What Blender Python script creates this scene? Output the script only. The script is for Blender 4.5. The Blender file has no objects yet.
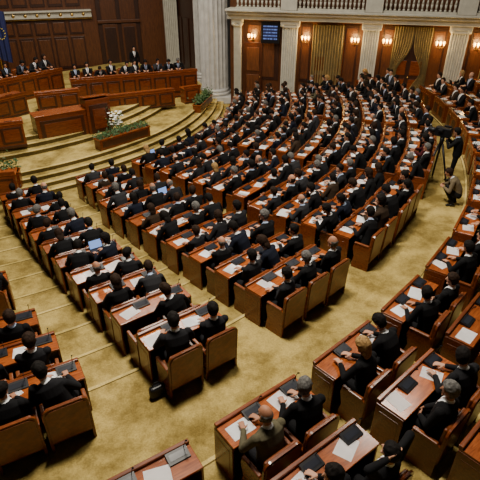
import bpy, bmesh, math, random
import numpy as np
from mathutils import Vector, Matrix, noise
random.seed(11)
R2D=math.radians
scene=bpy.context.scene
COL=scene.collection
CAMH=7.5; PITCH=31.0

# ------------------------------------------------------------------ materials
def newmat(name):
    m=bpy.data.materials.new(name); m.use_nodes=True
    nt=m.node_tree; b=nt.nodes['Principled BSDF']; return m,nt,b
def plain(name,col,rough=.6,metal=0,emit=0,var=0.0,bump=0,bscale=60,spec=.5):
    m,nt,b=newmat(name)
    b.inputs['Base Color'].default_value=(*col,1); b.inputs['Roughness'].default_value=rough
    b.inputs['Metallic'].default_value=metal; b.inputs['Specular IOR Level'].default_value=spec
    if emit:
        b.inputs['Emission Color'].default_value=(*col,1); b.inputs['Emission Strength'].default_value=emit
    if var or bump:
        tc=nt.nodes.new('ShaderNodeTexCoord'); n=nt.nodes.new('ShaderNodeTexNoise')
        n.inputs['Scale'].default_value=bscale; n.inputs['Detail'].default_value=3
        nt.links.new(tc.outputs['Object'],n.inputs['Vector'])
        r=nt.nodes.new('ShaderNodeValToRGB')
        r.color_ramp.elements[0].position=.3; r.color_ramp.elements[1].position=.7
        r.color_ramp.elements[0].color=(*[c*(1-var) for c in col],1)
        r.color_ramp.elements[1].color=(*[min(1,c*(1+var)) for c in col],1)
        nt.links.new(n.outputs['Fac'],r.inputs['Fac']); nt.links.new(r.outputs['Color'],b.inputs['Base Color'])
        if bump:
            bp=nt.nodes.new('ShaderNodeBump'); bp.inputs['Strength'].default_value=bump
            nt.links.new(n.outputs['Fac'],bp.inputs['Height']); nt.links.new(bp.outputs['Normal'],b.inputs['Normal'])
    return m
def wood(name,c1,c2,rough=.35,stretch=(1.2,9,9)):
    m,nt,b=newmat(name)
    tc=nt.nodes.new('ShaderNodeTexCoord'); mp=nt.nodes.new('ShaderNodeMapping')
    mp.inputs['Scale'].default_value=stretch
    n=nt.nodes.new('ShaderNodeTexNoise'); n.inputs['Scale'].default_value=3; n.inputs['Detail'].default_value=6
    n.inputs['Distortion'].default_value=1.2
    r=nt.nodes.new('ShaderNodeValToRGB'); r.color_ramp.elements[0].position=.35; r.color_ramp.elements[1].position=.65
    r.color_ramp.elements[0].color=(*c1,1); r.color_ramp.elements[1].color=(*c2,1)
    oi=nt.nodes.new('ShaderNodeObjectInfo')
    mr=nt.nodes.new('ShaderNodeMapRange'); mr.inputs['To Min'].default_value=.75; mr.inputs['To Max'].default_value=1.2
    hs=nt.nodes.new('ShaderNodeHueSaturation')
    L=nt.links.new
    L(tc.outputs['Object'],mp.inputs['Vector']); L(mp.outputs['Vector'],n.inputs['Vector']); L(n.outputs['Fac'],r.inputs['Fac'])
    L(oi.outputs['Random'],mr.inputs['Value']); L(mr.outputs['Result'],hs.inputs['Value'])
    L(r.outputs['Color'],hs.inputs['Color']); L(hs.outputs['Color'],b.inputs['Base Color'])
    b.inputs['Roughness'].default_value=rough
    return m
def carpet(name,c1,c2):
    m,nt,b=newmat(name); L=nt.links.new
    tc=nt.nodes.new('ShaderNodeTexCoord')
    n=nt.nodes.new('ShaderNodeTexNoise'); n.inputs['Scale'].default_value=1.3; n.inputs['Detail'].default_value=8; n.inputs['Roughness'].default_value=.7
    n2=nt.nodes.new('ShaderNodeTexNoise'); n2.inputs['Scale'].default_value=38; n2.inputs['Detail'].default_value=2
    L(tc.outputs['Object'],n.inputs['Vector']); L(tc.outputs['Object'],n2.inputs['Vector'])
    r=nt.nodes.new('ShaderNodeValToRGB'); r.color_ramp.elements[0].position=.38; r.color_ramp.elements[1].position=.60
    r.color_ramp.elements[0].color=(*c1,1); r.color_ramp.elements[1].color=(*c2,1)
    mx=nt.nodes.new('ShaderNodeMix'); mx.data_type='RGBA'; mx.blend_type='OVERLAY'; mx.inputs[0].default_value=.45
    L(n.outputs['Fac'],r.inputs['Fac']); L(r.outputs['Color'],mx.inputs[6]); L(n2.outputs['Fac'],mx.inputs[7])
    L(mx.outputs[2],b.inputs['Base Color']); b.inputs['Roughness'].default_value=.95
    b.inputs['Specular IOR Level'].default_value=.15
    bp=nt.nodes.new('ShaderNodeBump'); bp.inputs['Strength'].default_value=.3
    L(n2.outputs['Fac'],bp.inputs['Height']); L(bp.outputs['Normal'],b.inputs['Normal'])
    return m
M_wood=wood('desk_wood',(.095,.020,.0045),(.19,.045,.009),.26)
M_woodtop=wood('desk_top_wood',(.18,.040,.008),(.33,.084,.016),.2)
M_wooddk=wood('dark_wood',(.030,.008,.003),(.060,.016,.005),.35,(8,8,.8))
M_wallwood=wood('wall_wood',(.058,.017,.004),(.112,.034,.008),.42,(6,6,.7))
M_wallwooddk=wood('wall_wood_dark',(.021,.006,.003),(.042,.012,.004),.42,(6,6,.7))
M_leather=plain('brown_leather',(.16,.042,.010),.32,var=.35,bump=.1,bscale=14)
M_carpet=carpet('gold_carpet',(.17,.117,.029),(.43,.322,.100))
M_carpetdk=carpet('gold_carpet_shade',(.060,.040,.010),(.11,.076,.020))  # same carpet darkened, painting shade onto the risers and step-edge strips
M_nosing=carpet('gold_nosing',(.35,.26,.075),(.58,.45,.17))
M_white=plain('cream_plaster',(.47,.45,.38),.6,var=.1,bscale=4)
M_marble=plain('marble',(.46,.45,.43),.35,var=.15,bscale=3)
M_black=plain('black_plastic',(.006,.006,.008),.4,spec=.3)
M_screen=plain('dark_glass',(.018,.02,.028),.25,spec=.3)
M_gold=plain('brass',(.7,.45,.13),.3,metal=1)
M_bulb=plain('lamp_glow',(1,.60,.14),.5,emit=6)
M_curtain=plain('olive_curtain',(.19,.132,.045),.8,var=.2,bscale=6)
M_paper=plain('white_paper',(.97,.98,1.0),.6)
M_leaf=plain('leaf_green',(.035,.085,.018),.6,var=.4,bscale=12)
M_flower=plain('white_petals',(.9,.9,.85),.6)
M_blueflag=plain('blue_cloth',(.007,.012,.075),.8,var=.2,bscale=5)
M_yel=plain('yellow_star',(.8,.6,.05),.7)
M_lap=plain('laptop_glow',(.20,.34,.75),.4,emit=.7)
M_skin=[plain('skin_a',(.42,.20,.12),.6,spec=.3),plain('skin_b',(.34,.155,.09),.6,spec=.3),plain('skin_c',(.48,.25,.16),.6,spec=.3)]
M_eye=plain('eye_dark',(.02,.015,.012),.3)
M_shirt=[plain('white_shirt',(.75,.76,.78),.7),plain('blue_shirt',(.35,.45,.65),.7)]
M_tie=plain('dark_tie',(.12,.02,.03),.6)
SUITS=[('black',(.005,.005,.006)),('charcoal',(.010,.010,.012)),('navy',(.006,.008,.016)),('dark grey',(.022,.022,.025)),
       ('brown',(.028,.017,.010)),('olive grey',(.085,.075,.045)),('beige',(.13,.10,.06)),('dark red',(.05,.008,.010))]
M_suit={n:plain('cloth_'+n.replace(' ','_'),c,.9,var=.15,bscale=30,spec=.15) for n,c in SUITS}
HAIRS=[('black',(.006,.0045,.004)),('brown',(.018,.009,.005)),('grey',(.10,.095,.09)),('blond',(.27,.16,.06)),('white',(.30,.29,.28))]
M_hair={n:plain('hair_'+n,c,.8,var=.45,bscale=40,spec=.15,bump=.5) for n,c in HAIRS}
M_shoe=plain('black_shoe',(.01,.01,.01),.3)
def board_mat():
    m,nt,b=newmat('display_rows'); L=nt.links.new
    tc=nt.nodes.new('ShaderNodeTexCoord'); mp=nt.nodes.new('ShaderNodeMapping'); mp.inputs['Scale'].default_value=(14,1,1)
    n=nt.nodes.new('ShaderNodeTexNoise'); n.inputs['Scale'].default_value=2.5; n.inputs['Detail'].default_value=1
    w=nt.nodes.new('ShaderNodeTexWave'); w.wave_type='BANDS'; w.bands_direction='Z'; w.inputs['Scale'].default_value=2.1
    L(tc.outputs['Object'],mp.inputs['Vector']); L(mp.outputs['Vector'],n.inputs['Vector']); L(tc.outputs['Object'],w.inputs['Vector'])
    a=nt.nodes.new('ShaderNodeMath'); a.operation='MULTIPLY'; L(n.outputs['Fac'],a.inputs[0]); L(w.outputs['Fac'],a.inputs[1])
    r=nt.nodes.new('ShaderNodeValToRGB'); r.color_ramp.elements[0].position=.34; r.color_ramp.elements[1].position=.5
    r.color_ramp.elements[0].color=(.003,.008,.05,1); r.color_ramp.elements[1].color=(.22,.36,.9,1)
    L(a.outputs[0],r.inputs['Fac']); L(r.outputs['Color'],b.inputs['Emission Color']); b.inputs['Emission Strength'].default_value=.7
    b.inputs['Base Color'].default_value=(.01,.01,.03,1)
    return m
M_board=board_mat()

# ------------------------------------------------------------------ mesh builder
class B:
    def __init__(s): s.bm=bmesh.new(); s.mats=[]
    def mi(s,m):
        if m not in s.mats: s.mats.append(m)
        return s.mats.index(m)
    def merge(s,t,mat,smooth=False):
        i=s.mi(mat)
        for f in t.faces: f.material_index=i; f.smooth=smooth
        me=bpy.data.meshes.new('t'); t.to_mesh(me); t.free(); s.bm.from_mesh(me); bpy.data.meshes.remove(me)
    def box(s,c,size,mat,bevel=0,rot=(0,0,0),seg=2):
        t=bmesh.new()
        Mx=Matrix.Translation(c)@Matrix.Rotation(rot[2],4,'Z')@Matrix.Rotation(rot[1],4,'Y')@Matrix.Rotation(rot[0],4,'X')@Matrix.Diagonal((*size,1))
        bmesh.ops.create_cube(t,size=1,matrix=Mx)
        if bevel: bmesh.ops.bevel(t,geom=t.edges[:],offset=bevel,segments=seg,affect='EDGES',profile=.5)
        s.merge(t,mat)
    def cyl(s,p1,p2,r1,r2,mat,seg=12):
        p1=Vector(p1);p2=Vector(p2); d=p2-p1
        t=bmesh.new(); q=d.to_track_quat('Z','Y').to_matrix().to_4x4()
        bmesh.ops.create_cone(t,cap_ends=True,segments=seg,radius1=r1,radius2=r2,depth=d.length,matrix=Matrix.Translation((p1+p2)/2)@q)
        s.merge(t,mat,True if seg>8 else False)
    def sph(s,c,r,mat,seg=12,ring=8,rot=None):
        if not hasattr(r,'__len__'): r=(r,r,r)
        t=bmesh.new(); Mx=Matrix.Translation(c)
        if rot is not None: Mx=Mx@rot
        bmesh.ops.create_uvsphere(t,u_segments=seg,v_segments=ring,radius=1,matrix=Mx@Matrix.Diagonal((*r,1)))
        s.merge(t,mat,True)
    def prism(s,pts,z0,z1,mat,M=None,smooth=False):
        t=bmesh.new(); a=[t.verts.new((p[0],p[1],z0)) for p in pts]; b=[t.verts.new((p[0],p[1],z1)) for p in pts]
        n=len(pts)
        for i in range(n): 
            f=t.faces.new((a[i],a[(i+1)%n],b[(i+1)%n],b[i]))
        t.faces.new(a[::-1]); t.faces.new(b)
        bmesh.ops.recalc_face_normals(t,faces=t.faces[:])
        if M is not None: bmesh.ops.transform(t,matrix=M,verts=t.verts[:])
        s.merge(t,mat,smooth)
    def mesh(s,name):
        me=bpy.data.meshes.new(name); s.bm.to_mesh(me); s.bm.free()
        for m in s.mats: me.materials.append(m)
        return me
def obj(name,me,loc=(0,0,0),yaw=0,parent=None,label=None,cat=None,group=None,kind=None,scale=None,mat=None):
    o=bpy.data.objects.new(name,me); COL.objects.link(o)
    if mat is not None: o.matrix_basis=mat
    else:
        o.location=loc; o.rotation_euler=(0,0,yaw)
        if scale: o.scale=scale
    if parent: o.parent=parent
    if label: o['label']=label
    if cat: o['category']=cat
    if group: o['group']=group
    if kind: o['kind']=kind
    if me is None: o.empty_display_size=.2
    return o
def joinmesh(parts,name):
    bm=bmesh.new(); mats=[]
    for pn,me,Mx in parts:
        m2=me.copy(); m2.transform(Mx)
        n0=len(bm.faces); bm.from_mesh(m2); bm.faces.ensure_lookup_table()
        mp=[]
        for m in me.materials:
            if m not in mats: mats.append(m)
            mp.append(mats.index(m))
        for f in bm.faces[n0:]: f.material_index=mp[f.material_index]
        bpy.data.meshes.remove(m2)
    out=bpy.data.meshes.new(name); bm.to_mesh(out); bm.free()
    for m in mats: out.materials.append(m)
    return out
T=Matrix.Translation

# ------------------------------------------------------------------ layout functions
CS=Vector((-14.7,27.0)); RS=13.3
C1=Vector((-12.5,21.5)); R1=21.0
def P(s,ph):
    t=min(s,1.0)
    c=CS.lerp(C1,t); r=RS+(R1-RS)*t
    if s>1: r+=(s-1)*13.5
    a=R2D(ph); n=Vector((math.cos(a),math.sin(a)))
    return c+n*r, n, r
ct,st=math.cos(R2D(PITCH)),math.sin(R2D(PITCH))
def proj(x,y,z):
    h=CAMH-z; Z=y*ct+h*st
    if Z<.5: return -999,-999,Z
    return 240+480*x/Z, 240-480*(y*st-h*ct)/Z, Z
def inframe(x,y,z,m=22):
    u,v,Z=proj(x,y,z); return -m<u<480+m and -m<v<480+m*1.6
SW0=Vector((.3,27.6)); SWe=Vector((.965,-.261)).normalized()
SWn=Vector((SWe.y,-SWe.x))
def sidedist(p): return (p-SW0).dot(SWn)

# ------------------------------------------------------------------ floor
NR=11; DS=.0733
ROWS=[.118+DS*k for k in range(NR)]
SREF=.851
RISE=.12
ZW=RISE*(NR-1)
OUT0=1.022; OP=1.14/13.5
OUT=[OUT0+OP*j for j in range(5)]
AIS=[(-57.4,9.0,.50),(-50.4,5.0,.38),(-41.6,2.5,.32),(-29,1.0,.25),(-14,0,.22)]
def aph(a,s): return a[0]-a[1]*(.82-s)
EDGE=.019
rings=[(-.06,0.0)]
for k,s in enumerate(ROWS):
    if k>0: rings.append((s-EDGE,RISE*k))
rings.append((.945,ZW+.035))
for j,s in enumerate(OUT): rings.append((s-.021,1.27+.15*j))
rings.append((1.55,1.27+.15*4))
PH=[-112+2*i for i in range(64)]
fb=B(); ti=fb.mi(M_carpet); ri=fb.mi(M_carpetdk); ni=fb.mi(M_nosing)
def band(b,A,Bp,mi):
    va=[b.bm.verts.new(p) for p in A]; vb=[b.bm.verts.new(p) for p in Bp]
    for i in range(len(A)-1):
        f=b.bm.faces.new((va[i],vb[i],vb[i+1],va[i+1])); f.material_index=mi
def line(s,z,ph=None): return [(*P(s,p)[0],z) for p in (ph or PH)]
E1=.0045; E2=.0065
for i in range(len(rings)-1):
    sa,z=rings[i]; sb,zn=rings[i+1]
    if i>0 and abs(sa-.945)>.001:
        band(fb,line(sa,z),line(sa+E1,z),ni); band(fb,line(sa+E1,z),line(sa+E2,z),ri); band(fb,line(sa+E2,z),line(sb,z),ti)  # dark strip behind the nosing is step shading painted into the carpet
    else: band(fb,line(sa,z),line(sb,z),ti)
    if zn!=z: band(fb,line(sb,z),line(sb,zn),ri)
fl=obj('floor',fb.mesh('floor'),kind='structure')
sb_=B(); t0=sb_.mi(M_carpet); t1=sb_.mi(M_carpetdk); t2=sb_.mi(M_nosing)
def sline(r,z): return [(CS.x+r*math.cos(R2D(p)),CS.y+r*math.sin(R2D(p)),z) for p in [-130+2.5*i for i in range(72)]]
def flight(r,z,n,rise,run):
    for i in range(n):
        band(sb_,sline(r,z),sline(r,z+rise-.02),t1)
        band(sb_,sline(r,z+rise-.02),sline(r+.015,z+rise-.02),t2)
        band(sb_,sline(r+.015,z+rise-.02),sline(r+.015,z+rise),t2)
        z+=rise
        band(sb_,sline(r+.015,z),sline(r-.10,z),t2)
        nr=r-run
        band(sb_,sline(r-.10,z),sline(nr,z),t0)
        r=nr
    return r,z
r,z=flight(13.75,0,4,.15,.36)
band(sb_,sline(r,z),sline(11.1,z),t0)
r,z=flight(11.1,z,3,.167,.42)
band(sb_,sline(r,z),sline(.01,z),t0)
obj('floor',sb_.mesh('stage_floor'),kind='structure')

# ------------------------------------------------------------------ desks
def console_mesh():
    b=B()
    b.prism([(-.08,0),(.08,0),(.08,.055),(-.08,.02)],-.145,.145,M_black,M=Matrix.Rotation(math.pi/2,4,'Z')@Matrix.Rotation(math.pi/2,4,'X'))
    b.box((0,0,.042),(.23,.09,.004),M_screen,rot=(R2D(13),0,0))
    b.cyl((.11,.06,.05),(.12,.0,.24),.005,.005,M_black,6); b.cyl((.12,.0,.24),(.12,-.03,.27),.010,.012,M_black,8)
    return b.mesh('voting_console')
ME_console=console_mesh()
def desk_parts(n):
    w=.70*n+.04
    out=[]
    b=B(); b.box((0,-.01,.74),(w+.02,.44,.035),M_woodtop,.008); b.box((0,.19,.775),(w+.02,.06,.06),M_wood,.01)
    out.append(('desktop',b.mesh('desktop'),Matrix()))
    b=B(); b.box((0,.195,.37),(w-.02,.03,.74),M_wood,.004)
    for i in range(n):
        x=-w/2+.02+.70*(i+.5); b.box((x,.213,.38),(.56,.012,.52),M_wood,.005)
        b.box((x,.219,.38),(.44,.01,.40),M_wooddk,.004)
    out.append(('front_panel',b.mesh('front_panel'),Matrix()))
    b=B(); b.box((0,0,.36),(.035,.42,.72),M_wood,.006); b.box((0,0,.36),(.042,.30,.5),M_wood,.004)
    sp=b.mesh('side_panel')
    out.append(('side_panel',sp,T((-w/2,0,0)))); out.append(('side_panel',sp,T((w/2,0,0))))
    b=B(); b.box((0,.10,.56),(w-.06,.16,.02),M_wooddk,.003); out.append(('shelf',b.mesh('shelf'),Matrix()))
    for i in range(n):
        x=-w/2+.02+.70*(i+.5)+.17
        out.append(('voting_console',ME_console,T((x,.065,.7575))))
    return out
DP={n:desk_parts(n) for n in (1,2,3)}
DJ={n:joinmesh(DP[n],'desk') for n in DP}
def place(name,parts,joined,near,loc,yaw,label,cat,group,scale=None):
    if near:
        root=obj(name,None,loc,yaw,label=label,cat=cat,group=group,scale=scale)
        for pn,me,Mx in parts: obj(pn,me,parent=root,mat=Mx)
        return root
    return obj(name,joined,loc,yaw,label=label,cat=cat,group=group,scale=scale)

# ------------------------------------------------------------------ chair
def rr(w,h,r):
    pts=[(-w/2,0),(w/2,0)]
    for i in range(7):
        a=i/6*math.pi/2; pts.append((w/2-r+r*math.cos(a),h-r+r*math.sin(a)))
    for i in range(7):
        a=math.pi/2+i/6*math.pi/2; pts.append((-w/2+r+r*math.cos(a),h-r+r*math.sin(a)))
    return pts
def chair_parts():
    out=[]
    b=B(); b.box((0,.02,.42),(.54,.42,.11),M_leather,.035,seg=3); out.append(('seat',b.mesh('seat'),Matrix()))
    RX=Matrix.Rotation(math.pi/2,4,'X')
    b=B()
    b.prism(rr(.63,.74,.11),-.016,.016,M_wood,M=RX)
    b.prism(rr(.56,.67,.09),.016,.030,M_leather,M=T((0,0,.035))@RX)
    b.box((0,.045,.45),(.53,.06,.51),M_leather,.028,seg=3)
    b.box((0,.05,.62),(.40,.065,.15),M_leather,.028,seg=3)
    out.append(('backrest',b.mesh('backrest'),T((0,-.205,.20))@Matrix.Rotation(R2D(3.5),4,'X')))
    b=B()
    prof=[(-.22,.0),(.18,0),(.19,.10),(.15,.30),(.20,.52),(.18,.60),(.05,.63),(-.18,.64),(-.23,.60)]
    b.prism([(p[0],p[1]) for p in prof],-.02,.02,M_wood,M=Matrix.Rotation(math.pi/2,4,'Z')@Matrix.Rotation(math.pi/2,4,'X'))
    b.box((0,0,.645),(.06,.36,.035),M_leather,.014)
    ar=b.mesh('side_panel'); out.append(('side_panel',ar,T((-.30,0,0)))); out.append(('side_panel',ar,T((.30,0,0))))
    b=B(); b.box((0,.0,.345),(.57,.38,.05),M_wood,.006); b.box((0,.14,.2),(.56,.03,.26),M_wood,.006); out.append(('seat_frame',b.mesh('seat_frame'),Matrix()))
    return out
CP=chair_parts(); CJ=joinmesh(CP,'chair')

# ------------------------------------------------------------------ people
def headpt(x,y,z,k=0.0):
    w,d,h=.077+k,.098+k,.120+k
    lo=max(0,-z)
    X=x*w*(1-.30*lo**1.4); 
    Y=y*d*(1-(.34 if y<0 else .10)*lo**1.3)
    return Vector((X,Y,z*h))
def capsule(bm,p1,r1,p2,r2):
    p1=Vector(p1);p2=Vector(p2); d=p2-p1
    for p,r in ((p1,r1),(p2,r2)):
        bmesh.ops.create_icosphere(bm,subdivisions=2,radius=r,matrix=T(p))
    if d.length>1e-4:
        q=d.to_track_quat('Z','Y').to_matrix().to_4x4()
        bmesh.ops.create_cone(bm,cap_ends=True,segments=14,radius1=r1,radius2=r2,depth=d.length,matrix=T((p1+p2)/2)@q)
def ik(S,W,L1,L2,pole):
    S=Vector(S);W=Vector(W);d=W-S; D=min(max(d.length,.08),L1+L2-.005); u=d.normalized(); W=S+u*D
    a=(L1*L1-L2*L2+D*D)/(2*D); h=math.sqrt(max(0,L1*L1-a*a)); p=Vector(pole); p=(p-u*p.dot(u)).normalized()
    return S+u*a+p*h, W
def build_person(name,legs='sit',lean=5,lean2=None,tw=0,hyaw=0,hpitch=0,hroll=0,LH=None,RH=None,wid=1.0,polex=1.0,side=0,curl=25):
    bm=bmesh.new(); prims=[]
    def cap(lb,p1,r1,p2,r2): capsule(bm,p1,r1,p2,r2); prims.append((lb,Vector(p1),r1,Vector(p2),r2))
    if lean2 is None: lean2=lean+8
    if legs=='sit':
        pz=.535; hip=[(-.09,.0,pz-.01),(.09,0,pz-.01)]; knee=[(-.12,.42,.51),(.12,.42,.51)]; ank=[(-.12,.36,.10),(.12,.38,.10)]
    elif legs=='stand':
        pz=.95; hip=[(-.09,0,.92),(.09,0,.92)]; knee=[(-.10,.03,.50),(.11,.05,.50)]; ank=[(-.11,-.02,.09),(.13,.04,.09)]
    else:
        pz=.34; hip=[(-.09,0,.33),(.09,0,.33)]; knee=[(-.16,.34,.50),(.17,.30,.46)]; ank=[(-.14,.08,.09),(.14,.02,.09)]
    for i in (0,1):
        cap('trousers',hip[i],.088*1.0,knee[i],.062); cap('trousers',knee[i],.060,ank[i],.045)
        a=Vector(ank[i]); cap('shoe',(a.x,a.y-.03,.045),.04,(a.x*1.1,a.y+.15,.036),.034)
    def sp(l): return Vector((math.sin(R2D(side)),math.sin(R2D(l)),math.cos(R2D(l)))).normalized()
    pel=Vector((0,0,pz)); waist=pel+sp(lean*.5-4)*.16; chest=waist+sp(lean)*.20; sh=chest+sp(lean2)*.13; nb=sh+sp(lean2)*.045
    hd=sp(lean2*.8+hpitch*-.25)
    head=nb+Vector((0,.02,0))+hd*.175
    rg=[(pel+Vector((0,0,-.08)),.13*wid+.02,.10,sp(0)),(pel,.19*wid,.13,sp(0)),(waist,.175*wid,.13,sp(lean*.6)),(chest,.195*wid,.132,sp(lean)),(sh-sp(lean2)*.02,.205*wid,.108,sp(lean2)),(sh+sp(lean2)*.03,.13*wid,.08,sp(lean2)),(nb+sp(lean2)*.02,.06,.058,sp(lean2))]
    prev=None
    for ri_,(c,rx,ry,ax) in enumerate(rg):
        k=ri_/6.0; tt=R2D(tw)*k; X=Vector((math.cos(tt),math.sin(tt),0)); X=(X-ax*X.dot(ax)).normalized(); Y=ax.cross(X)
        ring=[]
        for i in range(24):
            a=i/24*2*math.pi; ca,sa=math.cos(a),math.sin(a)
            ring.append(bm.verts.new(c+X*rx*math.copysign(abs(ca)**.85,ca)+Y*ry*math.copysign(abs(sa)**.85,sa)))
        if prev:
            for i in range(24): bm.faces.new((prev[i],prev[(i+1)%24],ring[(i+1)%24],ring[i]))
        else: bm.faces.new(ring[::-1])
        prev=ring
    bm.faces.new(prev)
    prims.append(('torso',pel,.14,chest,.14)); prims.append(('torso',chest,.14,sh,.11))
    tt=R2D(tw*.8); XS=Vector((math.cos(tt),math.sin(tt),0))
    for sgn,tgt in ((-1,LH),(1,RH)):
        S=sh+XS*(sgn*.19*wid)+sp(lean2)*-.022
        prims.append(('torso',sh+XS*sgn*.05,.07,S,.06))
        if tgt is None: tgt=(sgn*.13,.36,.80)
        if tgt=='chin': tgt=head+Vector((sgn*.06,.09,-.17))
        if tgt=='behind': tgt=head+Vector((sgn*.10,-.04,.02))
        pole=Vector((sgn*.75*polex,-.25,-.7))
        if legs=='stand' and tgt[2]>1.1: pole=Vector((sgn*.5,0,-1))
        if Vector(tgt).z>head.z-.05: pole=Vector((sgn*1,.2,-.1))
        E,Wp=ik(S,tgt,.285,.255,pole)
        cap('jacket',S,.067,E,.052); cap('jacket',E,.052,E.lerp(Wp,.9),.038); cap('skin',E.lerp(Wp,.85),.027,Wp,.025)
        fd=(Wp-E).normalized()
        if tgt[2]>.7 and abs(tgt[2]-.80)<.04: fd=Vector((-sgn*.35,.94,-.05)).normalized()
        if legs=='sit' and abs(tgt[2]-.80)<.04: up=Vector((0,0,1))
        elif Vector(tgt).z>nb.z-.1: up=Vector((sgn*.7,.5,.1)); fd=(fd+Vector((0,0,.5))).normalized() if Vector(tgt).z<head.z-.05 else Vector((-sgn*.95,.0,.2))
        else: up=Vector((sgn*.6,.6,.5))
        up=(up-fd*up.dot(fd)).normalized()
        sd=fd.cross(up).normalized()*(1 if sgn>0 else -1)
        for q in (-.026,-.009,.009,.026):
            cap('skin',Wp+fd*.015+sd*q*.7,.014,Wp+fd*.085+sd*q,.0125)
        for q,Lf in ((-.030,.068),(-.010,.078),(.011,.072),(.031,.056)):
            p0=Wp+fd*.085+sd*q; cu=R2D(curl); d1=(fd*math.cos(cu*.5)-up*math.sin(cu*.5)+sd*q*4).normalized()
            d2=(fd*math.cos(cu*1.6)-up*math.sin(cu*1.6)+sd*q*4).normalized()
            p1=p0+d1*Lf*.5; p2=p1+d2*Lf*.5
            cap('skin',p0,.0095,p1,.0088); cap('skin',p1,.0088,p2,.0078)
        t0_=Wp+fd*.02-sd*.024; t1_=t0_+(fd*.55-sd*.75-up*.2).normalized()*.042; t2_=t1_+(fd*.85-sd*.4-up*.2).normalized()*.03
        cap('skin',t0_,.013,t1_,.011); cap('skin',t1_,.0105,t2_,.0085)
    cap('skin',nb-Vector((0,0,.02)),.056,head+Vector((0,-.018,-.06)),.052)
    HM=T(head)@Matrix.Rotation(R2D(hyaw),4,'Z')@Matrix.Rotation(R2D(hpitch-lean2*.35),4,'X')@Matrix.Rotation(R2D(hroll),4,'Y')
    hb=bmesh.new(); bmesh.ops.create_uvsphere(hb,u_segments=24,v_segments=16,radius=1)
    for v in hb.verts:
        v.co=headpt(*v.co)
        c=v.co
        for sx in (-1,1):
            dd=(Vector((c.x,c.y,c.z))-Vector((sx*.032,.085,.012))).length
            if dd<.025: c.y-=.008*(1-dd/.025)
    bmesh.ops.transform(hb,matrix=HM,verts=hb.verts[:])
    tm=bpy.data.meshes.new('t'); hb.to_mesh(tm); hb.free(); bm.from_mesh(tm); bpy.data.meshes.remove(tm)
    prims.append(('skin',HM@Vector((0,-.01,.02)),.09,HM@Vector((0,.02,-.05)),.075))
    def hcap(p1,r1,p2,r2,lb='skin'): capsule(bm,HM@Vector(p1),r1,HM@Vector(p2),r2); prims.append((lb,HM@Vector(p1),r1,HM@Vector(p2),r2))
    hcap((0,.093,.012),.009,(0,.112,-.022),.0135)
    hcap((-.045,.082,.032),.009,(.045,.082,.032),.009)
    hcap((-.018,.088,-.055),.008,(.018,.088,-.055),.008)
    hcap((-.012,.078,-.098),.020,(.012,.078,-.098),.020)
    for sx in (-1,1): 
        hcap((sx*.079,-.012,.012),.013,(sx*.077,-.006,-.028),.009)
    me=bpy.data.meshes.new('tmp'); bm.to_mesh(me); bm.free()
    o=bpy.data.objects.new('tmp',me); COL.objects.link(o)
    md=o.modifiers.new('r','REMESH'); md.mode='VOXEL'; md.voxel_size=.0085; md.use_smooth_shade=True
    ms=o.modifiers.new('s','SMOOTH'); ms.factor=.5; ms.iterations=2
    dg=bpy.context.evaluated_depsgraph_get(); out=bpy.data.meshes.new_from_object(o.evaluated_get(dg))
    bpy.data.objects.remove(o); bpy.data.meshes.remove(me); out.name='person_'+name
    nf=len(out.polygons); ce=np.zeros(nf*3); out.polygons.foreach_get('center',ce); ce=ce.reshape(-1,3)
    best=np.full(nf,1e9); lab=np.zeros(nf,int)
    names={'skin':0,'jacket':1,'torso':1,'trousers':2,'shirt':3,'shoe':4,'eye':5,'tie':6}
    ist=np.zeros(nf,bool)
    for lb,p1,r1,p2,r2 in prims:
        a=np.array(p1);bb=np.array(p2); d=bb-a; L=max(1e-9,d@d); t=np.clip(((ce-a)@d)/L,0,1)
        ds=np.linalg.norm(ce-(a+t[:,None]*d),axis=1)-(r1+(r2-r1)*t)
        m=ds<best; best[m]=ds[m]; lab[m]=names[lb]; ist[m]=(lb=='torso')
    ax=np.array(sp(lean2)); hgt=(ce-np.array(chest))@ax
    fwd=np.array([math.sin(-R2D(tw*.8)),math.cos(R2D(tw*.8)),0]); xx=(ce-np.array(chest))@np.array([math.cos(R2D(tw*.8)),math.sin(R2D(tw*.8)),0])
    yy=(ce-np.array(chest))@fwd - hgt*math.tan(R2D(lean2))
    V=ist&(yy>.02)&(hgt>-.10)&(np.abs(xx)<.012+.055*np.clip((hgt+.10)/.26,0,1))
    lab[V]=3; lab[V&(np.abs(xx)<.014)]=6
    col=(lab==1)&(np.linalg.norm(ce-np.array(nb+sp(lean2)*.02),axis=1)<.066); lab[col]=3
    Hi=np.array(HM.inverted()); hl=ce@Hi[:3,:3].T+Hi[:3,3]
    for sx in (-1,1):
        e=np.linalg.norm((hl-np.array([sx*.032,.085,.012]))*np.array([1,1,1.7]),axis=1)<.0135; lab[e]=5
    for m in (M_skin[0],M_suit['black'],M_suit['charcoal'],M_shirt[0],M_shoe,M_eye,M_tie): out.materials.append(m)
    out.polygons.foreach_set('material_index',lab.astype(np.int32)); out.polygons.foreach_set('use_smooth',np.ones(nf,bool))
    out.update()
    return out,HM
VAR={}
def V(k,desc,**kw): VAR[k]=(*build_person(k,**kw),desc)
V('desk','forearms on desk')
V('read','head bowed, reading',lean=22,hpitch=-28,LH=(-.12,.40,.80),RH=(.10,.42,.80))
V('back','leaning back',lean=-8,lean2=-2,hyaw=18,LH=(-.08,.20,.64),RH=(.07,.22,.65),hpitch=-8)
V('chin','chin on hand',lean=16,hpitch=-10,hroll=8,RH='chin')
V('talkl','turned toward a neighbour',lean=6,hyaw=48,tw=18,LH=(-.15,.36,.80),RH=(.08,.38,.80))
V('talkr','turned aside talking',lean=8,hyaw=-50,tw=-20,hpitch=-5)
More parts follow.
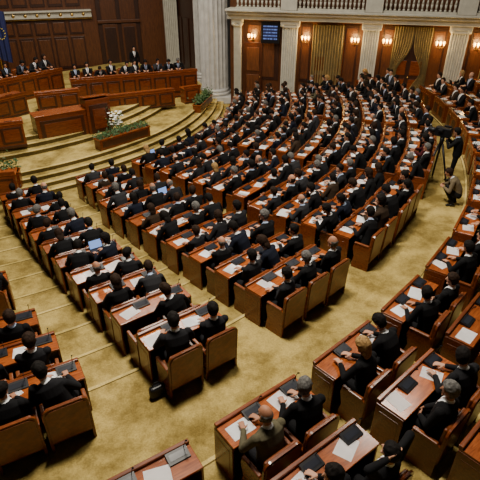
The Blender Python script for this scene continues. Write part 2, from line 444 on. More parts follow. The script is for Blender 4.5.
V('write','bent over writing',lean=30,tw=8,hpitch=-30,hyaw=10,LH=(-.16,.40,.80),RH=(.14,.44,.80))
V('cross','arms folded',lean=-4,lean2=2,LH=(.08,.20,.80),RH=(-.06,.24,.84),hpitch=-4)
V('leanl','leaning sideways',lean=8,side=-18,hyaw=25,hroll=-6,hpitch=-12,LH=(-.22,.34,.80),RH=(.06,.36,.80))
V('leanr','leaning sideways',lean=10,side=18,hyaw=-22,hroll=6,hpitch=-10,LH=(-.06,.36,.80),RH=(.22,.34,.80))
V('woman','sitting upright',lean=6,wid=.86,hpitch=-12)
V('arms','hands behind head',lean=-10,lean2=-6,LH='behind',RH='behind',hpitch=6)
V('stand','standing upright',legs='stand',lean=2,LH=(-.24,.05,.86),RH=(.24,.08,.86))
V('film','standing, operating a camera',legs='stand',lean=8,LH=(-.16,.36,1.42),RH=(.14,.38,1.38),hpitch=-5)
V('crouch','crouching low',legs='crouch',lean=30,LH=(-.12,.42,.55),RH=(.12,.42,.55),hpitch=-5)
def hair_mesh(kind):
    bm=bmesh.new(); bmesh.ops.create_uvsphere(bm,u_segments=40,v_segments=30,radius=1)
    def keep(c):
        x,y,z=c
        jit=.06*noise.noise(Vector((x*9,y*9,z*9)))
        if kind=='bald': return y<.05+jit and -.55<z<.30+jit
        if z>.55: return y<.80+jit
        if z>.1: return y<.50+.3*(z-.1)/.45+jit
        if kind=='long': return y<.35 and z>-.85
        if z>-.2: return y<.12+jit
        return y<-.02+jit and z>-.72
    dl=[f for f in bm.faces if not keep(f.calc_center_median().normalized())]
    bmesh.ops.delete(bm,geom=dl,context='FACES')
    for v in bm.verts:
        c=v.co.copy(); edge=any(len(e.link_faces)<2 for e in v.link_edges)
        k=.002 if edge else (.016 if kind!='bald' else .008)
        if kind=='long': k+=.008
        k+=.010*noise.noise(c*4)+.005*noise.noise(c*11)
        if edge: k=max(k,.001)
        if kind!='bald' and c.z>.3: k+=.007
        v.co=headpt(*c,k)
    if kind=='long':
        t=bmesh.new(); bmesh.ops.create_uvsphere(t,u_segments=24,v_segments=18,radius=1)
        for v in t.verts:
            c=v.co; v.co=Vector((c.x*(.088-.012*c.z)+.004*math.sin(c.z*9),-.055+c.y*.045+.006*noise.noise(c*5),-.07+c.z*.13+.008*noise.noise(c*6)))
        tm=bpy.data.meshes.new('t'); t.to_mesh(tm); t.free(); bm.from_mesh(tm); bpy.data.meshes.remove(tm)
    for f in bm.faces: f.smooth=True
    me=bpy.data.meshes.new('hair_'+kind); bm.to_mesh(me); bm.free(); me.materials.append(M_hair['black'])
    return me
HM_={k:hair_mesh(k) for k in ('short','bald','long')}
def slot(o,i,m):
    o.material_slots[i].link='OBJECT'; o.material_slots[i].material=m
def person(var,loc,yaw,suit='black',hair='black',style='short',group='seated delegates',sc=1.05,trous=None):
    me,HMx,desc=VAR[var]
    hd={'short':hair+'-haired person','bald':'balding person','long':'long-haired '+hair+' person'}[style]
    if style=='long': hd='person with long '+hair+' hair'
    lab=f"{hd}, {suit} clothes, {desc}"
    o=obj('person',me,loc,yaw,label=lab,cat='person',group=group,scale=(sc,sc,sc))
    slot(o,1,M_suit[suit]); slot(o,2,M_suit[trous or (suit if suit in('black','charcoal','navy','dark grey') else 'charcoal')])
    slot(o,0,random.choice(M_skin)); 
    if random.random()<.3: slot(o,3,M_shirt[1])
    if style=='long' or suit in('beige',): slot(o,6,M_suit[suit]); slot(o,3,M_suit[suit] if random.random()<.5 else M_shirt[0])
    h=obj('hair',HM_[style],parent=o,mat=HMx); slot(h,0,M_hair[hair])
    return o
def rnd_person(loc,yaw,group='seated delegates'):
    r=random.random()
    if r<.15:
        var=random.choice(['woman','woman','desk','read','talkl','leanr']); style='long'; hair=random.choice(['black','black','black','brown','brown','brown','blond']); suit=random.choice(['black','black','charcoal','dark red','navy','brown'])
    else:
        var=random.choice(['desk','read','read','back','chin','talkl','talkr','write','cross','leanl','leanr','leanl','back','cross']); style='bald' if random.random()<.09 else 'short'
        hair=random.choices(['black','brown','grey','white'],[.64,.2,.14,.02])[0]; suit=random.choices(['black','charcoal','navy','dark grey','brown','olive grey'],[.55,.25,.13,.05,.015,.005])[0]
        if style=='bald' and hair=='black': hair='grey'
    return person(var,loc,yaw+random.uniform(-.32,.32),suit,hair,style,group,sc=random.uniform(.97,1.08))

# papers
def paper_mesh(w,h,n):
    b=B()
    for i in range(n):
        t=bmesh.new(); a=random.uniform(-.25,.25)*i
        nx=6; vs=[[None]*2 for _ in range(nx+1)]
        for k in range(nx+1):
            x=-w/2+w*k/nx
            for j in (0,1):
                zz=.002+.003*i+.006*math.sin(k/nx*math.pi)*(.6 if n==1 else 1)
                p=Matrix.Rotation(a,3,'Z')@Vector((x,-h/2+h*j,0)); vs[k][j]=t.verts.new((p.x+.03*i,p.y,zz))
        for k in range(nx): t.faces.new((vs[k][0],vs[k+1][0],vs[k+1][1],vs[k][1]))
        bmesh.ops.solidify(t,geom=t.faces[:],thickness=.001)
        b.merge(t,M_paper)
    return b.mesh('paper')
PM=[paper_mesh(.33,.24,1),paper_mesh(.23,.30,1),paper_mesh(.40,.28,1),paper_mesh(.32,.24,2)]
def laptop_parts():
    b=B(); b.box((0,0,.01),(.32,.22,.018),M_black,.004); base=b.mesh('keyboard_base')
    b=B(); b.box((0,0,.11),(.32,.008,.22),M_black,.003); b.box((0,-.005,.11),(.29,.003,.19),M_lap); sc=b.mesh('laptop_screen')
    return [('keyboard_base',base,Matrix()),('laptop_screen',sc,T((0,.11,.015))@Matrix.Rotation(R2D(-15),4,'X'))]
LP=laptop_parts()

# ------------------------------------------------------------------ seating
over={}
def put_desk(s,ph,n,z,ring,row,key,pitch=1.05):
    c,nv,r=P(s,ph)
    yaw=math.atan2(-nv.y,-nv.x)-math.pi/2
    u,v,Z=proj(c.x,c.y,z+.6)
    if not inframe(c.x,c.y,z+.6,34): return
    near=Z<13
    ys=min(1,pitch/.98)
    ex=Vector((math.cos(yaw),math.sin(yaw)))
    lab={1:'single-seat',2:'two-seat',3:'three-seat'}[n]+' reddish-brown wooden delegate desk with black voting consoles'
    place('delegate_desk',DP[n],DJ[n],near,(c.x,c.y,z),yaw,lab,'desk','delegate desks',(1,ys,1))
    for i in range(n):
        x=(i-(n-1)/2)*.70
        off=.50*ys
        q=c+nv*off+ex*x
        if not inframe(q.x,q.y,z+.7,30): continue
        ov=over.get((ring,row,key,i))
        place('chair',CP,CJ,near,(q.x,q.y,z),yaw,'broad brown leather chair with solid wooden sides at a delegate desk','chair','delegate chairs',(1,ys,1))
        if ov=='empty': pass
        elif ov: person(loc=(q.x,q.y,z),yaw=yaw,**ov)
        elif random.random()<(.94 if ring=='in' else .88): rnd_person((q.x,q.y,z),yaw)
        rp=random.random()
        if rp<.86:
            pq=c+nv*(random.uniform(-.01,.06)*ys)+ex*(x+random.uniform(-.20,.0))
            obj('paper',random.choice(PM),(pq.x,pq.y,z+.758),yaw+random.uniform(-.4,.4),label='white paper sheets lying on a delegate desk',cat='paper',group='papers on desks')
        elif rp<.89:
            pq=c+nv*.02+ex*(x-.14)
            root=obj('laptop',None,(pq.x,pq.y,z+.758),yaw,label='open black laptop with bluish screen on a delegate desk',cat='laptop',group='laptops on desks')
            for pn,me,Mx in LP: obj(pn,me,parent=root,mat=Mx)
over[('out',0,-1,0)]='empty'; over[('out',0,-1,1)]='empty'
over[('out',0,0,0)]=dict(var='desk',suit='olive grey',hair='grey',style='bald')
over[('out',0,0,1)]=dict(var='talkr',suit='black',hair='grey')
over[('out',0,1,0)]=dict(var='woman',suit='black',hair='blond',style='long')
over[('out',0,1,1)]=dict(var='read',suit='black',hair='black')
over[('out',1,0,0)]=dict(var='talkl',suit='black',hair='black')
over[('out',1,0,1)]=dict(var='arms',suit='black',hair='black')
over[('out',1,1,0)]=dict(var='back',suit='black',hair='grey')
over[('out',1,1,1)]=dict(var='talkr',suit='charcoal',hair='black')
for k,s in enumerate(ROWS):
    z=RISE*k
    _,_,r=P(s,-40)
    lo=-80-5*(.82-s)
    edges=[(lo,0)]+[(aph(a,s),a[2]) for a in AIS]+[(12,0)]
    for i in range(len(edges)-1):
        a0=edges[i][0]+math.degrees(edges[i][1]/r); a1=edges[i+1][0]-math.degrees(edges[i+1][1]/r)
        L=(a1-a0)*math.pi/180*r
        n=int((L+.12)/.72)
        if n<1: continue
        units=[]; m=n
        while m>0:
            if m==3: units.append(3); m=0
            elif m==1: units.append(1); m=0
            else: units.append(2); m-=2
        tot=sum(.70*q+.06 for q in units); 
        pos=a1-math.degrees(tot/r) if i==0 else a0+(a1-a0-math.degrees(tot/r))/2
        for ui,q in enumerate(units):
            w=math.degrees((.70*q+.06)/r); ph=pos+w/2; pos+=w
            c,nv,_r=P(s,ph)
            if sidedist(c)<1.0: continue
            c2,_,_=P(s+DS,ph); pitch=(c2-c).length
            put_desk(s,ph,q,z,'in',k,(i,ui),pitch)
for j,s in enumerate(OUT[:4]):
    z=1.27+.15*j
    for m in range(-3,13):
        ph=-52.85+5.07*m
        c,nv,_r=P(s,ph)
        if sidedist(c)<.9: continue
        put_desk(s,ph,2,z,'out',j,m)

# ------------------------------------------------------------------ stage furniture
def podium(name,p1,p2,z0,z1,depth,label,n=None,topmat=M_woodtop,mics=0):
    p1=Vector(p1);p2=Vector(p2); e=(p2-p1); L=e.length; yaw=math.atan2(e.y,e.x); mid=(p1+p2)/2
    root=obj(name,None,(mid.x,mid.y,z0),yaw,label=label,cat='desk')
    H=z1-z0
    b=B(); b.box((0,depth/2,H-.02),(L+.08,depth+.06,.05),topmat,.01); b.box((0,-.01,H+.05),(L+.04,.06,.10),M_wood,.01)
    obj('desktop',b.mesh('desktop'),parent=root)
    b=B(); b.box((0,.02,H/2),(L,.05,H),M_wood,.004)
    k=n or max(1,int(L/.8)); w=L/k
    for i in range(k):
        x=-L/2+w*(i+.5); b.box((x,-.012,H*.52),(w*.82,.02,H*.66),M_wooddk,.006); b.box((x,-.024,H*.52),(w*.62,.015,H*.5),M_wood,.004)
    b.box((0,-.02,.05),(L+.02,.04,.10),M_wooddk,.005)
    obj('front_panel',b.mesh('front_panel'),parent=root)
    b=B(); b.box((0,depth/2,H/2-.02),(.05,depth,H-.05),M_wood,.005); me=b.mesh('side_panel')
    obj('side_panel',me,parent=root,mat=T((-L/2+.03,0,0))); obj('side_panel',me,parent=root,mat=T((L/2-.03,0,0)))
    for i in range(mics):
        obj('console',ME_console,parent=root,mat=T((-L/2+(i+.5)*L/mics+.2,depth*.35,H+.005))@Matrix.Rotation(math.pi,4,'Z'))
    return root,mid,yaw,L
def loc2(mid,yaw,x,y): return (mid.x+x*math.cos(yaw)-y*math.sin(yaw), mid.y+x*math.sin(yaw)+y*math.cos(yaw))
def seat_behind(mid,yaw,x,y,z,grp):
    q=loc2(mid,yaw,x,y)
    place('chair',CP,CJ,False,(q[0],q[1],z),yaw+math.pi,'broad brown leather chair behind a stage desk','chair',grp)
    rnd_person((q[0],q[1],z),yaw+math.pi,grp.replace('chairs','people'))
root,mid,yaw,L=podium('presidium_desk',(-8.5,24.75),(-2.35,27.2),.6,1.95,.55,'long reddish-brown panelled presidium desk on the stage',mics=11)
b=B(); b.box((-.45,1.55,-.30),(L-.6,1.85,.6),M_carpet,.01); 
obj('stage_platform',b.mesh('stage_platform'),(mid.x,mid.y,1.2),yaw,label='gold-carpeted raised platform behind the presidium desk',cat='platform')
for i in range(10):
    x=-L/2+.35+i*(L-1.1)/9+random.uniform(-.03,.03)
    seat_behind(mid,yaw,x,.95,1.2,'presidium chairs')
    q=loc2(mid,yaw,x,.3); obj('paper',random.choice(PM),(q[0],q[1],1.957),yaw,label='white papers on the presidium desk',cat='paper',group='papers on the presidium desk')
root,mid,yaw,L=podium('side_presidium_desk',(-13.2,20.9),(-9.35,26.2),1.0,2.2,.55,'tall reddish-brown panelled side desk on the stage',mics=9)
b=B(); b.box((0,1.55,-.2),(L+.2,1.85,.4),M_carpet,.01)
obj('stage_platform',b.mesh('stage_platform'),(mid.x,mid.y,1.48),yaw,label='raised carpeted platform behind the tall side desk',cat='platform')
for i in range(9):
    x=-L/2+.35+i*(L-.7)/8+random.uniform(-.04,.04); seat_behind(mid,yaw,x,.95,1.48,'side desk chairs')
    q=loc2(mid,yaw,x,.3); obj('paper',random.choice(PM),(q[0],q[1],2.207),yaw,label='white papers on the tall side desk',cat='paper',group='papers on the side desk')
def lectern():
    root=obj('speaker_lectern',None,(-6.2,20.6,.6),R2D(35),label="reddish-brown panelled speaker's lectern with side wing and microphones",cat='lectern')
    b=B(); b.box((0,0,.8),(1.05,.7,1.6),M_wood,.02); b.box((0,-.36,.78),(.82,.03,1.2),M_wooddk,.01); b.box((0,-.38,.78),(.55,.02,.85),M_wood,.008); b.box((0,-.05,.04),(1.15,.8,.08),M_wooddk,.01)
    obj('lectern_body',b.mesh('lectern_body'),parent=root)
    b=B(); b.box((0,.02,1.65),(1.15,.72,.05),M_woodtop,.01,rot=(R2D(-10),0,0)); obj('reading_top',b.mesh('reading_top'),parent=root)
    b=B(); b.box((-1.55,.15,.6),(2.1,.8,1.2),M_wood,.015); b.box((-1.55,-.26,.6),(1.8,.02,.85),M_wooddk,.006); b.box((-1.55,-.275,.6),(1.5,.02,.6),M_wood,.006); b.box((-1.55,.15,1.22),(2.15,.85,.04),M_woodtop,.01)
    obj('side_wing',b.mesh('side_wing'),parent=root)
    for x in (-.12,.12):
        b=B(); b.cyl((x,.05,1.67),(x*.6,.14,1.95),.010,.008,M_black,8); b.cyl((x*.6,.14,1.95),(x*.6,.18,2.0),.018,.02,M_black,8); obj('microphone',b.mesh('microphone'),parent=root)
lectern()
podium('stage_desk',(-11.6,19.3),(-9.7,22.0),1.1,2.0,.8,'long brown panelled desk below the tall side presidium',mics=2)
podium('stage_desk',(-9.35,22.2),(-7.6,23.0),1.1,1.9,.6,'small brown panelled desk below the presidium',mics=1)
root,mid,yaw,L=podium('lower_presidium_desk',(-7.3,22.6),(-3.3,24.5),.75,1.55,.55,'long low dark wooden desk in front of the presidium',mics=5)
podium('stage_desk',(-2.9,25.4),(-2.1,25.9),.6,1.4,.5,'small brown panelled desk beside the plants')
podium('stage_desk',(-10.9,17.0),(-8.4,18.2),.9,1.85,.8,'brown wooden desk on the stage edge',mics=2)
podium('stage_desk',(-9.4,14.7),(-7.7,15.2),0,1.0,.6,'brown wooden desk below the stage steps')
# planters
ME_fl=B(); ME_fl.sph((0,0,0),(.045,.045,.03),M_flower,8,6)
for a in range(5): ME_fl.sph((.045*math.cos(a*1.257),.045*math.sin(a*1.257),.005),(.028,.028,.012),M_flower,8,5)
ME_fl=ME_fl.mesh('flower')
def planter(p1,p2,z,label,flowers=False,h=.4,fh=.35,wd=.4):
    p1=Vector(p1);p2=Vector(p2); e=p2-p1; L=e.length; mid=(p1+p2)/2; yaw=math.atan2(e.y,e.x)
    root=obj('planter',None,(mid.x,mid.y,z),yaw,label=label,cat='planter')
    b=B(); b.box((0,0,h/2),(L,wd,h),M_wood,.015); b.box((0,0,h-.02),(L+.05,wd+.05,.04),M_woodtop,.008); b.box((0,-wd/2-.005,h*.5),(L*.9,.012,h*.55),M_wooddk,.004)
    obj('planter_box',b.mesh('planter_box'),parent=root)
    bm=bmesh.new()
    for i in range(int(300*L*(1.2 if flowers else 1))):
        c=Vector((random.uniform(-L/2,L/2),random.gauss(0,wd*.28),h+abs(random.gauss(0,fh*.45))))
        d=Vector((random.gauss(0,1),random.gauss(0,1),random.uniform(0,1.5))).normalized(); s2=d.orthogonal().normalized()
        l=random.uniform(.06,.14); w=l*.28
        vs=[bm.verts.new(c),bm.verts.new(c+d*l*.5+s2*w),bm.verts.new(c+d*l-Vector((0,0,.02))),bm.verts.new(c+d*l*.5-s2*w)]
        bm.faces.new(vs)
    me=bpy.data.meshes.new('foliage'); bm.to_mesh(me); bm.free(); me.materials.append(M_leaf); obj('foliage',me,parent=root)
    if flowers:
        for i in range(44):
            obj('flower',ME_fl,parent=root,mat=T((random.uniform(-L/2,L/2),random.gauss(0,wd*.3),h+random.uniform(.25,fh*1.1))))
planter((-5.75,18.55),(-4.05,20.45),.6,'long wooden planter box with low green leaves on the stage edge',h=.45,fh=.25)
planter((-5.5,19.75),(-5.0,20.15),.6,'planter with tall greenery and white flowers beside the lectern',True,.35,.75,.3)
planter((-2.2,24.3),(-1.7,26.6),.45,'wooden planter with green plants on the stage steps',h=.4,fh=.4)
planter((-9.3,15.4),(-7.8,15.8),.0,'wooden planter with green plants below the stage steps',h=.9,fh=.5)
# flag
fr=obj('flag',None,(-13.25,27.9,1.1),R2D(20),label='dark blue flag with yellow stars hanging from a brass pole',cat='flag')
b=B(); b.cyl((0,0,0),(0,0,4.0),.025,.02,M_gold,10); b.sph((0,0,4.05),.06,M_gold); b.cyl((0,0,0),(0,0,.06),.22,.18,M_gold,20); obj('flagpole',b.mesh('flagpole'),parent=fr)
bm=bmesh.new(); N=24; K=10; g=[]
for j in range(K+1):
    rowv=[]
    for i in range(N+1):
        t=i/N; zz=3.9-2.6*j/K; x=t*.72*(1-.15*j/K); y=-.02+.07*math.sin(t*16)*(.4+.6*j/K)
        rowv.append(bm.verts.new((x,y,zz-.25*t)))
    g.append(rowv)
for j in range(K):
    for i in range(N): f=bm.faces.new((g[j][i],g[j][i+1],g[j+1][i+1],g[j+1][i])); f.smooth=True
me=bpy.data.meshes.new('flag_cloth'); bm.to_mesh(me); bm.free(); me.materials.append(M_blueflag); obj('flag_cloth',me,parent=fr)
for k in range(12):
    a=k/12*2*math.pi; cx=.34+.2*math.cos(a); cz=2.6+.28*math.sin(a)
    pts=[]
    for q in range(10):
        rr_=.04 if q%2==0 else .016; aa=math.pi/2+q*math.pi/5; pts.append((rr_*math.cos(aa),rr_*math.sin(aa)))
    if k==0:
        b=B(); b.prism(pts,.10,.105,M_yel,M=Matrix.Rotation(math.pi/2,4,'X')); ME_star=b.mesh('star')
    obj('star',ME_star,parent=fr,mat=T((cx,0,cz)))

# ------------------------------------------------------------------ walls
swY=math.atan2(SWe.y,SWe.x)
def sw(me,name,**k): return obj(name,me,(SW0.x,SW0.y,0),swY,**k)
def swp(t,off,z):
    p=SW0+SWe*t+SWn*off; return (p.x,p.y,z)
b=B(); b.box((7.65,.15,4.5),(17,.3,9),M_wallwood)
for t0_,t1_ in ((-.2,1.95),(2.95,3.55),(5.15,5.95),(7.05,7.7),(9.3,10.1),(11.1,12.0)):
    w=t1_-t0_
    b.box(((t0_+t1_)/2,-.02,2.9),(w*.9,.04,2.9),M_wallwooddk,.01); b.box(((t0_+t1_)/2,-.045,2.9),(w*.68,.03,2.6),M_wallwood,.01)
sw(b.mesh('wall_side'),'wall_side',kind='structure')
def flutedrect(w,d,n):
    pts=[(-w/2,d),(-w/2,0)]
    m=.06*w; fw=(w-2*m)/n
    for i in range(n):
        x0=-w/2+m+i*fw
        pts.append((x0+fw*.12,0))
        for k in range(1,5):
            a=k/5*math.pi; pts.append((x0+fw/2-fw*.38*math.cos(a),.05*math.sin(a)))
        pts.append((x0+fw*.88,0))
    pts+=[(w/2,0),(w/2,d)]
    return pts
def pilaster(loc,yaw,w,z0,z1,label='cream fluted pilaster with moulded base and capital against the wall'):
    root=obj('pilaster',None,loc,yaw,label=label,cat='pilaster',group='cream pilasters')
    b=B(); b.prism([(x,y-.30) for x,y in flutedrect(w,.26,6)],z0+.5,z1-.35,M_white); obj('shaft',b.mesh('shaft'),parent=root)
    b=B(); b.box((0,-.22,z0+.18),(w+.22,.42,.36),M_white,.02); b.box((0,-.22,z0+.43),(w+.12,.38,.14),M_white,.04); obj('base',b.mesh('base'),parent=root)
    b=B(); b.box((0,-.20,z1-.28),(w+.06,.36,.14),M_white,.03); b.box((0,-.22,z1-.10),(w+.2,.42,.2),M_white,.03); 
    for x in (-w/2,w/2): b.cyl((x,-.42,z1-.24),(x,-.02,z1-.24),.09,.09,M_white,14)
    obj('capital',b.mesh('capital'),parent=root)
for t in (2.43,6.5,10.6,14.7): pilaster(swp(t,.02,0),swY,.78,.0 if t<3 else .9,4.5)
pilaster(swp(-.38,.02,0),swY,.38,0,4.5)
b=B()
b.box((7.65,-.28,4.62),(17,.56,.24),M_white,.02); b.box((7.65,-.38,4.82),(17,.80,.16),M_white,.03); b.box((7.65,-.48,4.96),(17,1.0,.12),M_white,.03)
for i in range(55): b.box((-.6+i*.30,-.60,4.84),(.12,.3,.10),M_white,.01)
sw(b.mesh('trim_1'),'trim_1',kind='structure')
bb=B(); bb.cyl((0,0,0),(0,0,.08),.055,.055,M_white,10); bb.cyl((0,0,.08),(0,0,.30),.03,.06,M_white,10); bb.cyl((0,0,.30),(0,0,.5),.06,.025,M_white,10); bb.cyl((0,0,.5),(0,0,.56),.05,.05,M_white,10); ME_bal=bb.mesh('baluster')
for ta,tb in ((-.3,2.0),(2.86,6.07),(6.93,10.17),(11.03,14.27)):
    p=swp((ta+tb)/2,.82,5.02); root=obj('balustrade',None,p,swY,label='cream stone balustrade on the upper balcony edge',cat='balustrade',group='balcony balustrades')
    L=tb-ta; b=B(); b.box((0,0,.05),(L,.2,.10),M_white,.01); b.box((0,0,.72),(L,.24,.12),M_white,.02); obj('handrail',b.mesh('handrail'),parent=root)
    n=int(L/.2)
    for i in range(n): obj('baluster',ME_bal,parent=root,mat=T((-L/2+.1+i*(L-.2)/(n-1),0,.10)))
for t in (2.43,6.5,10.6,14.7):
    b=B(); b.box((0,0,.40),(.8,.34,.8),M_white,.02); b.box((0,0,.84),(.9,.42,.1),M_white,.02)
    obj('balustrade_pier',b.mesh('balustrade_pier'),swp(t,.82,5.02),swY,label='cream stone pier between balustrades',cat='pier',group='balcony piers')
def curtain(loc,yaw,w,h,label,sweep=0,folds=10):
    bm=bmesh.new(); N=folds*8; K=14; g=[]
    for j in range(K+1):
        v=j/K; row=[]
        for i in range(N+1):
            u=i/N
            x=-w/2+u*w
            if sweep:
                gth=math.exp(-((v-.62)/.22)**2)*.62
                ed=-w/2 if sweep<0 else w/2
                x=x+(ed-x)*gth
            y=-.08-.05*math.sin(u*folds*2*math.pi)-.02*math.sin(u*7+v*5)
            row.append(bm.verts.new((x,y,h*(1-v))))
        g.append(row)
    for j in range(K):
        for i in range(N): f=bm.faces.new((g[j][i],g[j+1][i],g[j+1][i+1],g[j][i+1])); f.smooth=True
    me=bpy.data.meshes.new('curtain'); bm.to_mesh(me); bm.free(); me.materials.append(M_curtain)
    return obj('curtain',me,loc,yaw,label=label,cat='curtain',group='wall curtains')
def door(t,name,w=1.5,z0=1.0,z1=4.1):
    b=B(); H=z1-z0
    arch=[(-w/2,0),(w/2,0)]+[(w/2*math.cos(a),H-w/2+w/2*math.sin(a)) for a in [i/12*math.pi for i in range(13)]]
    b.prism([(x*1.12,y*1.03) for x,y in arch],0,.06,M_wood,M=T((0,0,z0))@Matrix.Rotation(math.pi/2,4,'X'))
    b.prism(arch,.06,.08,M_wallwooddk,M=T((0,0,z0))@Matrix.Rotation(math.pi/2,4,'X'))
    for sx in (-1,1):
        for zz in (.55,1.45): b.box((sx*w/4,-.09,z0+zz),(w*.36,.03,.7),M_wood,.01)
    b.sph((.06,-.12,z0+1.0),.035,M_gold); 
    obj(name,b.mesh(name),swp(t,.02,0),swY,kind='structure')
door(4.4,'door_1'); door(8.5,'door_2'); door(12.65,'door_3')
curtain(swp(4.4,.08,1.02),swY,1.6,3.3,'olive-brown curtain closed over a doorway',0,12)
curtain(swp(8.08,.08,1.02),swY,.95,3.35,'olive-brown curtain gathered to one side of a doorway',-1,8)
curtain(swp(9.0,.08,1.02),swY,.85,3.35,'olive-brown curtain gathered to one side of a doorway',1,8)
curtain(swp(12.65,.08,1.02),swY,1.6,3.3,'olive-brown curtain closed over a doorway',0,12)
b=B(); b.box((0,-.03,1.9),(1.0,.06,2.9),M_wooddk,.01); b.box((0,-.07,2.5),(.7,.03,1.2),M_wallwood,.01); b.box((0,-.07,1.2),(.7,.03,1.0),M_wallwood,.01); b.sph((.4,-.1,1.6),.03,M_gold)
obj('door_4',b.mesh('door_4'),swp(.45,.05,0),swY,kind='structure')
def sconce(t,z=3.6):
    root=obj('wall_sconce',None,swp(t,.09,z),swY,label='brass wall sconce with glowing warm candle lamps',cat='wall lamp',group='brass wall sconces')
    b=B(); b.sph((0,-.01,0),(.06,.03,.14),M_gold,14,10); b.sph((0,-.03,-.14),.03,M_gold); obj('backplate',b.mesh('backplate'),parent=root)
    for x in (-.17,0,.17):
        b=B(); pts=[(0,-.02,-.04),(x*.5,-.14,-.12),(x,-.20,-.08),(x,-.20,-.01)]
        for i in range(3): b.cyl(pts[i],pts[i+1],.011,.011,M_gold,8)
        b.cyl((x,-.20,-.01),(x,-.20,.01),.035,.045,M_gold,12); obj('arm',b.mesh('arm'),parent=root)
        b=B(); b.cyl((x,-.20,.01),(x,-.20,.09),.03,.025,M_bulb,10); b.sph((x,-.20,.125),(.055,.055,.08),M_bulb,10,8); obj('lamp_bulb',b.mesh('lamp_bulb'),parent=root)
    l=bpy.data.lights.new('sconce_light','POINT'); l.energy=85; l.color=(1,.62,.20); l.shadow_soft_size=.12
    lo=bpy.data.objects.new('sconce_light',l); COL.objects.link(lo); lo.location=swp(t,.42,z+.12)
for t in (.41,3.25,5.75,7.3,9.8,11.5): sconce(t)
root=obj('display_board',None,swp(1.42,.36,3.38),swY,label='black electronic display board with glowing blue rows on the wall',cat='display')
b=B(); b.box((0,0,.52),(.98,.12,1.04),M_black,.015); obj('housing',b.mesh('housing'),parent=root)
b=B(); b.box((0,-.065,.52),(.74,.01,.70),M_board); obj('screen',b.mesh('screen'),parent=root)
b=B(); b.box((0,.16,.5),(.2,.24,.2),M_black); obj('bracket',b.mesh('bracket'),parent=root)
# front wall
FW0=Vector((-20,29.75)); FWe=Vector((.944,.329)); fwY=math.atan2(.329,.944)
def fwp(t,off,z):
    n=Vector((FWe.y,-FWe.x)); p=FW0+FWe*t+n*off; return (p.x,p.y,z)
b=B(); b.box((8,.15,4.5),(17,.3,9),M_wallwood)
for i in range(9):
    x=2.0+i*1.02
    if x>10.6: break
    b.box((x,-.03,1.9),(.86,.05,1.9),M_wallwooddk,.012); b.box((x,-.06,1.9),(.68,.03,1.65),M_wallwood,.012)
    b.box((x,-.03,3.4),(.86,.05,.8),M_wallwooddk,.012); b.box((x,-.06,3.4),(.68,.03,.6),M_wallwood,.012)
    b.box((x,-.03,5.4),(.86,.05,1.6),M_wallwooddk,.012); b.box((x,-.06,5.4),(.68,.03,1.3),M_wallwood,.012)
obj('wall_front',b.mesh('wall_front'),(FW0.x,FW0.y,0),fwY,kind='structure')
b=B(); b.box((5.6,-.16,4.15),(11.2,.32,.36),M_white,.03); b.box((5.6,-.24,4.36),(11.2,.48,.10),M_white,.03); b.box((5.6,-.1,3.92),(11.2,.2,.08),M_gold,.01)
for i in range(16): b.cyl((.5+i*.68,-.33,4.15),(.5+i*.68,-.31,4.15),.09,.11,M_gold,14)
obj('trim_2',b.mesh('trim_2'),(FW0.x,FW0.y,0),fwY,kind='structure')
b=B()
b.box((12.85,-.05,3.6),(2.7,.10,6),M_wallwooddk,.02)
for x in (12.25,13.45): 
    b.box((x,-.13,2.2),(.95,.06,2.6),M_wallwood,.012); b.box((x,-.17,2.2),(.7,.04,2.2),M_wallwooddk,.012)
    b.box((x,-.13,4.6),(.95,.06,1.8),M_wallwood,.012)
b.box((12.85,-.15,3.65),(2.7,.2,.18),M_wallwood,.02)
obj('door_5',b.mesh('door_5'),(FW0.x,FW0.y,0),fwY,kind='structure')
pilaster(fwp(16.15,.40,0),fwY,.85,.5,9,'tall cream fluted pilaster beside the stage opening')
e=Vector((2.9,-5.8)).normalized(); cy=math.atan2(e.y,e.x)
b=B(); b.box((3.2,.15,4.5),(7,.3,9),M_wallwooddk)
for i in range(5): b.box((.7+i*1.2,-.03,2.4),(.9,.05,3),M_wallwooddk,.02)
obj('wall_corner',b.mesh('wall_corner'),(-4.3,35.2,0),cy,kind='structure')
def column(x,y,r,z0,label):
    root=obj('column',None,(x,y,z0),0,label=label,cat='column')
    pts=[]; n=20
    for i in range(n):
        for k in range(6):
            a=(i+k/6)/n*2*math.pi; rr_=r-(.07*r*math.sin(k/6*math.pi)*1.3); pts.append((rr_*math.cos(a),rr_*math.sin(a)))
    b=B(); b.prism(pts,.75,9-z0,M_marble); obj('shaft',b.mesh('shaft'),parent=root)
    b=B(); b.box((0,0,.2),(2.4*r,2.4*r,.4),M_marble,.03); b.cyl((0,0,.4),(0,0,.58),1.18*r,1.18*r,M_marble,32); b.cyl((0,0,.58),(0,0,.75),1.10*r,1.03*r,M_marble,32); obj('base',b.mesh('base'),parent=root)
column(-1.45,28.6,.78,.0,'massive fluted marble column at the corner beside the stage')
column(-2.35,31.2,.42,.3,'slimmer fluted marble column behind the massive one')

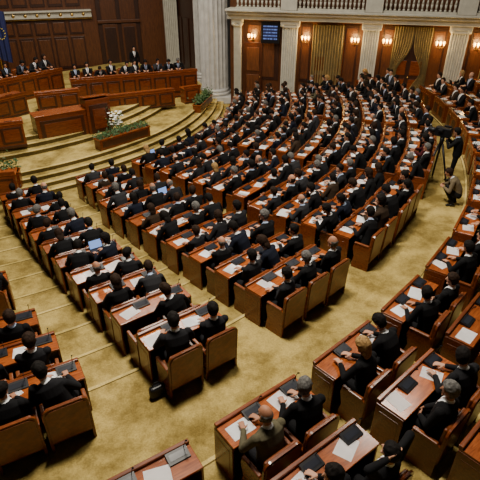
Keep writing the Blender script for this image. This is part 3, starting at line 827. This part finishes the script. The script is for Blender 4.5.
# ------------------------------------------------------------------ camera crew and standing people
tr=obj('video_camera',None,(6.15,14.1,ZW+.02),R2D(50),label='black broadcast video camera on a tall tripod in the walkway',cat='video camera')
for k in range(3):
    a=k*2*math.pi/3+.4; b=B(); b.cyl((.45*math.cos(a),.45*math.sin(a),.01),(.05*math.cos(a),.05*math.sin(a),1.25),.026,.035,M_black,10); b.sph((.45*math.cos(a),.45*math.sin(a),.02),.03,M_black); obj('tripod_leg',b.mesh('tripod_leg'),parent=tr)
b=B(); b.cyl((0,0,1.2),(0,0,1.47),.06,.07,M_black,14); b.cyl((0,-.05,1.36),(.1,-.5,1.2),.012,.012,M_black,8); obj('tripod_head',b.mesh('tripod_head'),parent=tr)
b=B(); b.box((0,0,1.62),(.22,.48,.28),M_black,.03); b.box((0,-.1,1.80),(.05,.22,.06),M_black,.015); b.box((-.15,.05,1.68),(.10,.14,.08),M_black,.015); obj('camera_body',b.mesh('camera_body'),parent=tr)
b=B(); b.cyl((0,.2,1.62),(0,.46,1.62),.07,.085,M_black,16); b.cyl((0,.46,1.62),(0,.465,1.62),.07,.07,M_screen,16); obj('lens',b.mesh('lens'),parent=tr)
person('film',(6.62,13.9,ZW+.035),R2D(60),'black','black','short','camera crew',sc=1.0)
person('crouch',(6.2,12.4,ZW+.035),R2D(70),'beige','brown','short','camera crew',sc=1.0)
person('stand',(-6.1,29.2,1.1),R2D(200),'black','black','short','standing attendants',sc=1.0)
c,nv,_r=P(SREF,-55.75); q=c+nv*.52
bg=obj('handbag',None,(q.x,q.y,ZW),.6,label='black leather bag standing on the carpet beside a chair',cat='bag')
b=B(); b.box((0,0,.12),(.27,.14,.24),M_black,.06,seg=3); obj('bag_body',b.mesh('bag_body'),parent=bg)
b=B()
for i in range(10):
    a0=i/10*math.pi; a1=(i+1)/10*math.pi
    b.cyl((.08*math.cos(a0),0,.22+.10*math.sin(a0)),(.08*math.cos(a1),0,.22+.10*math.sin(a1)),.01,.01,M_black,6)
obj('handle',b.mesh('handle'),parent=bg)

# ------------------------------------------------------------------ lights
def area(loc,size,power,col=(1,.91,.76),tgt=None):
    l=bpy.data.lights.new('ceiling_light','AREA'); l.shape='SQUARE'; l.size=size; l.energy=power; l.color=col
    o=bpy.data.objects.new('ceiling_light',l); COL.objects.link(o); o.location=loc
    if tgt: o.rotation_euler=(Vector(tgt)-Vector(loc)).to_track_quat('-Z','Y').to_euler()
area((-1,8,14),2,2600); area((-4,19,14),2.2,1300); area((6,14,14),2,800); area((-9,24,13),2.2,1100)
w=bpy.data.worlds.new('World'); scene.world=w; w.use_nodes=True
w.node_tree.nodes['Background'].inputs[0].default_value=(1,.88,.7,1); w.node_tree.nodes['Background'].inputs[1].default_value=.015
# ------------------------------------------------------------------ camera
cd=bpy.data.cameras.new('Camera'); cd.sensor_width=36; cd.lens=36; cd.clip_end=200
co=bpy.data.objects.new('Camera',cd); COL.objects.link(co); co.location=(0,0,CAMH); co.rotation_euler=(R2D(90-PITCH),0,0)
scene.camera=co
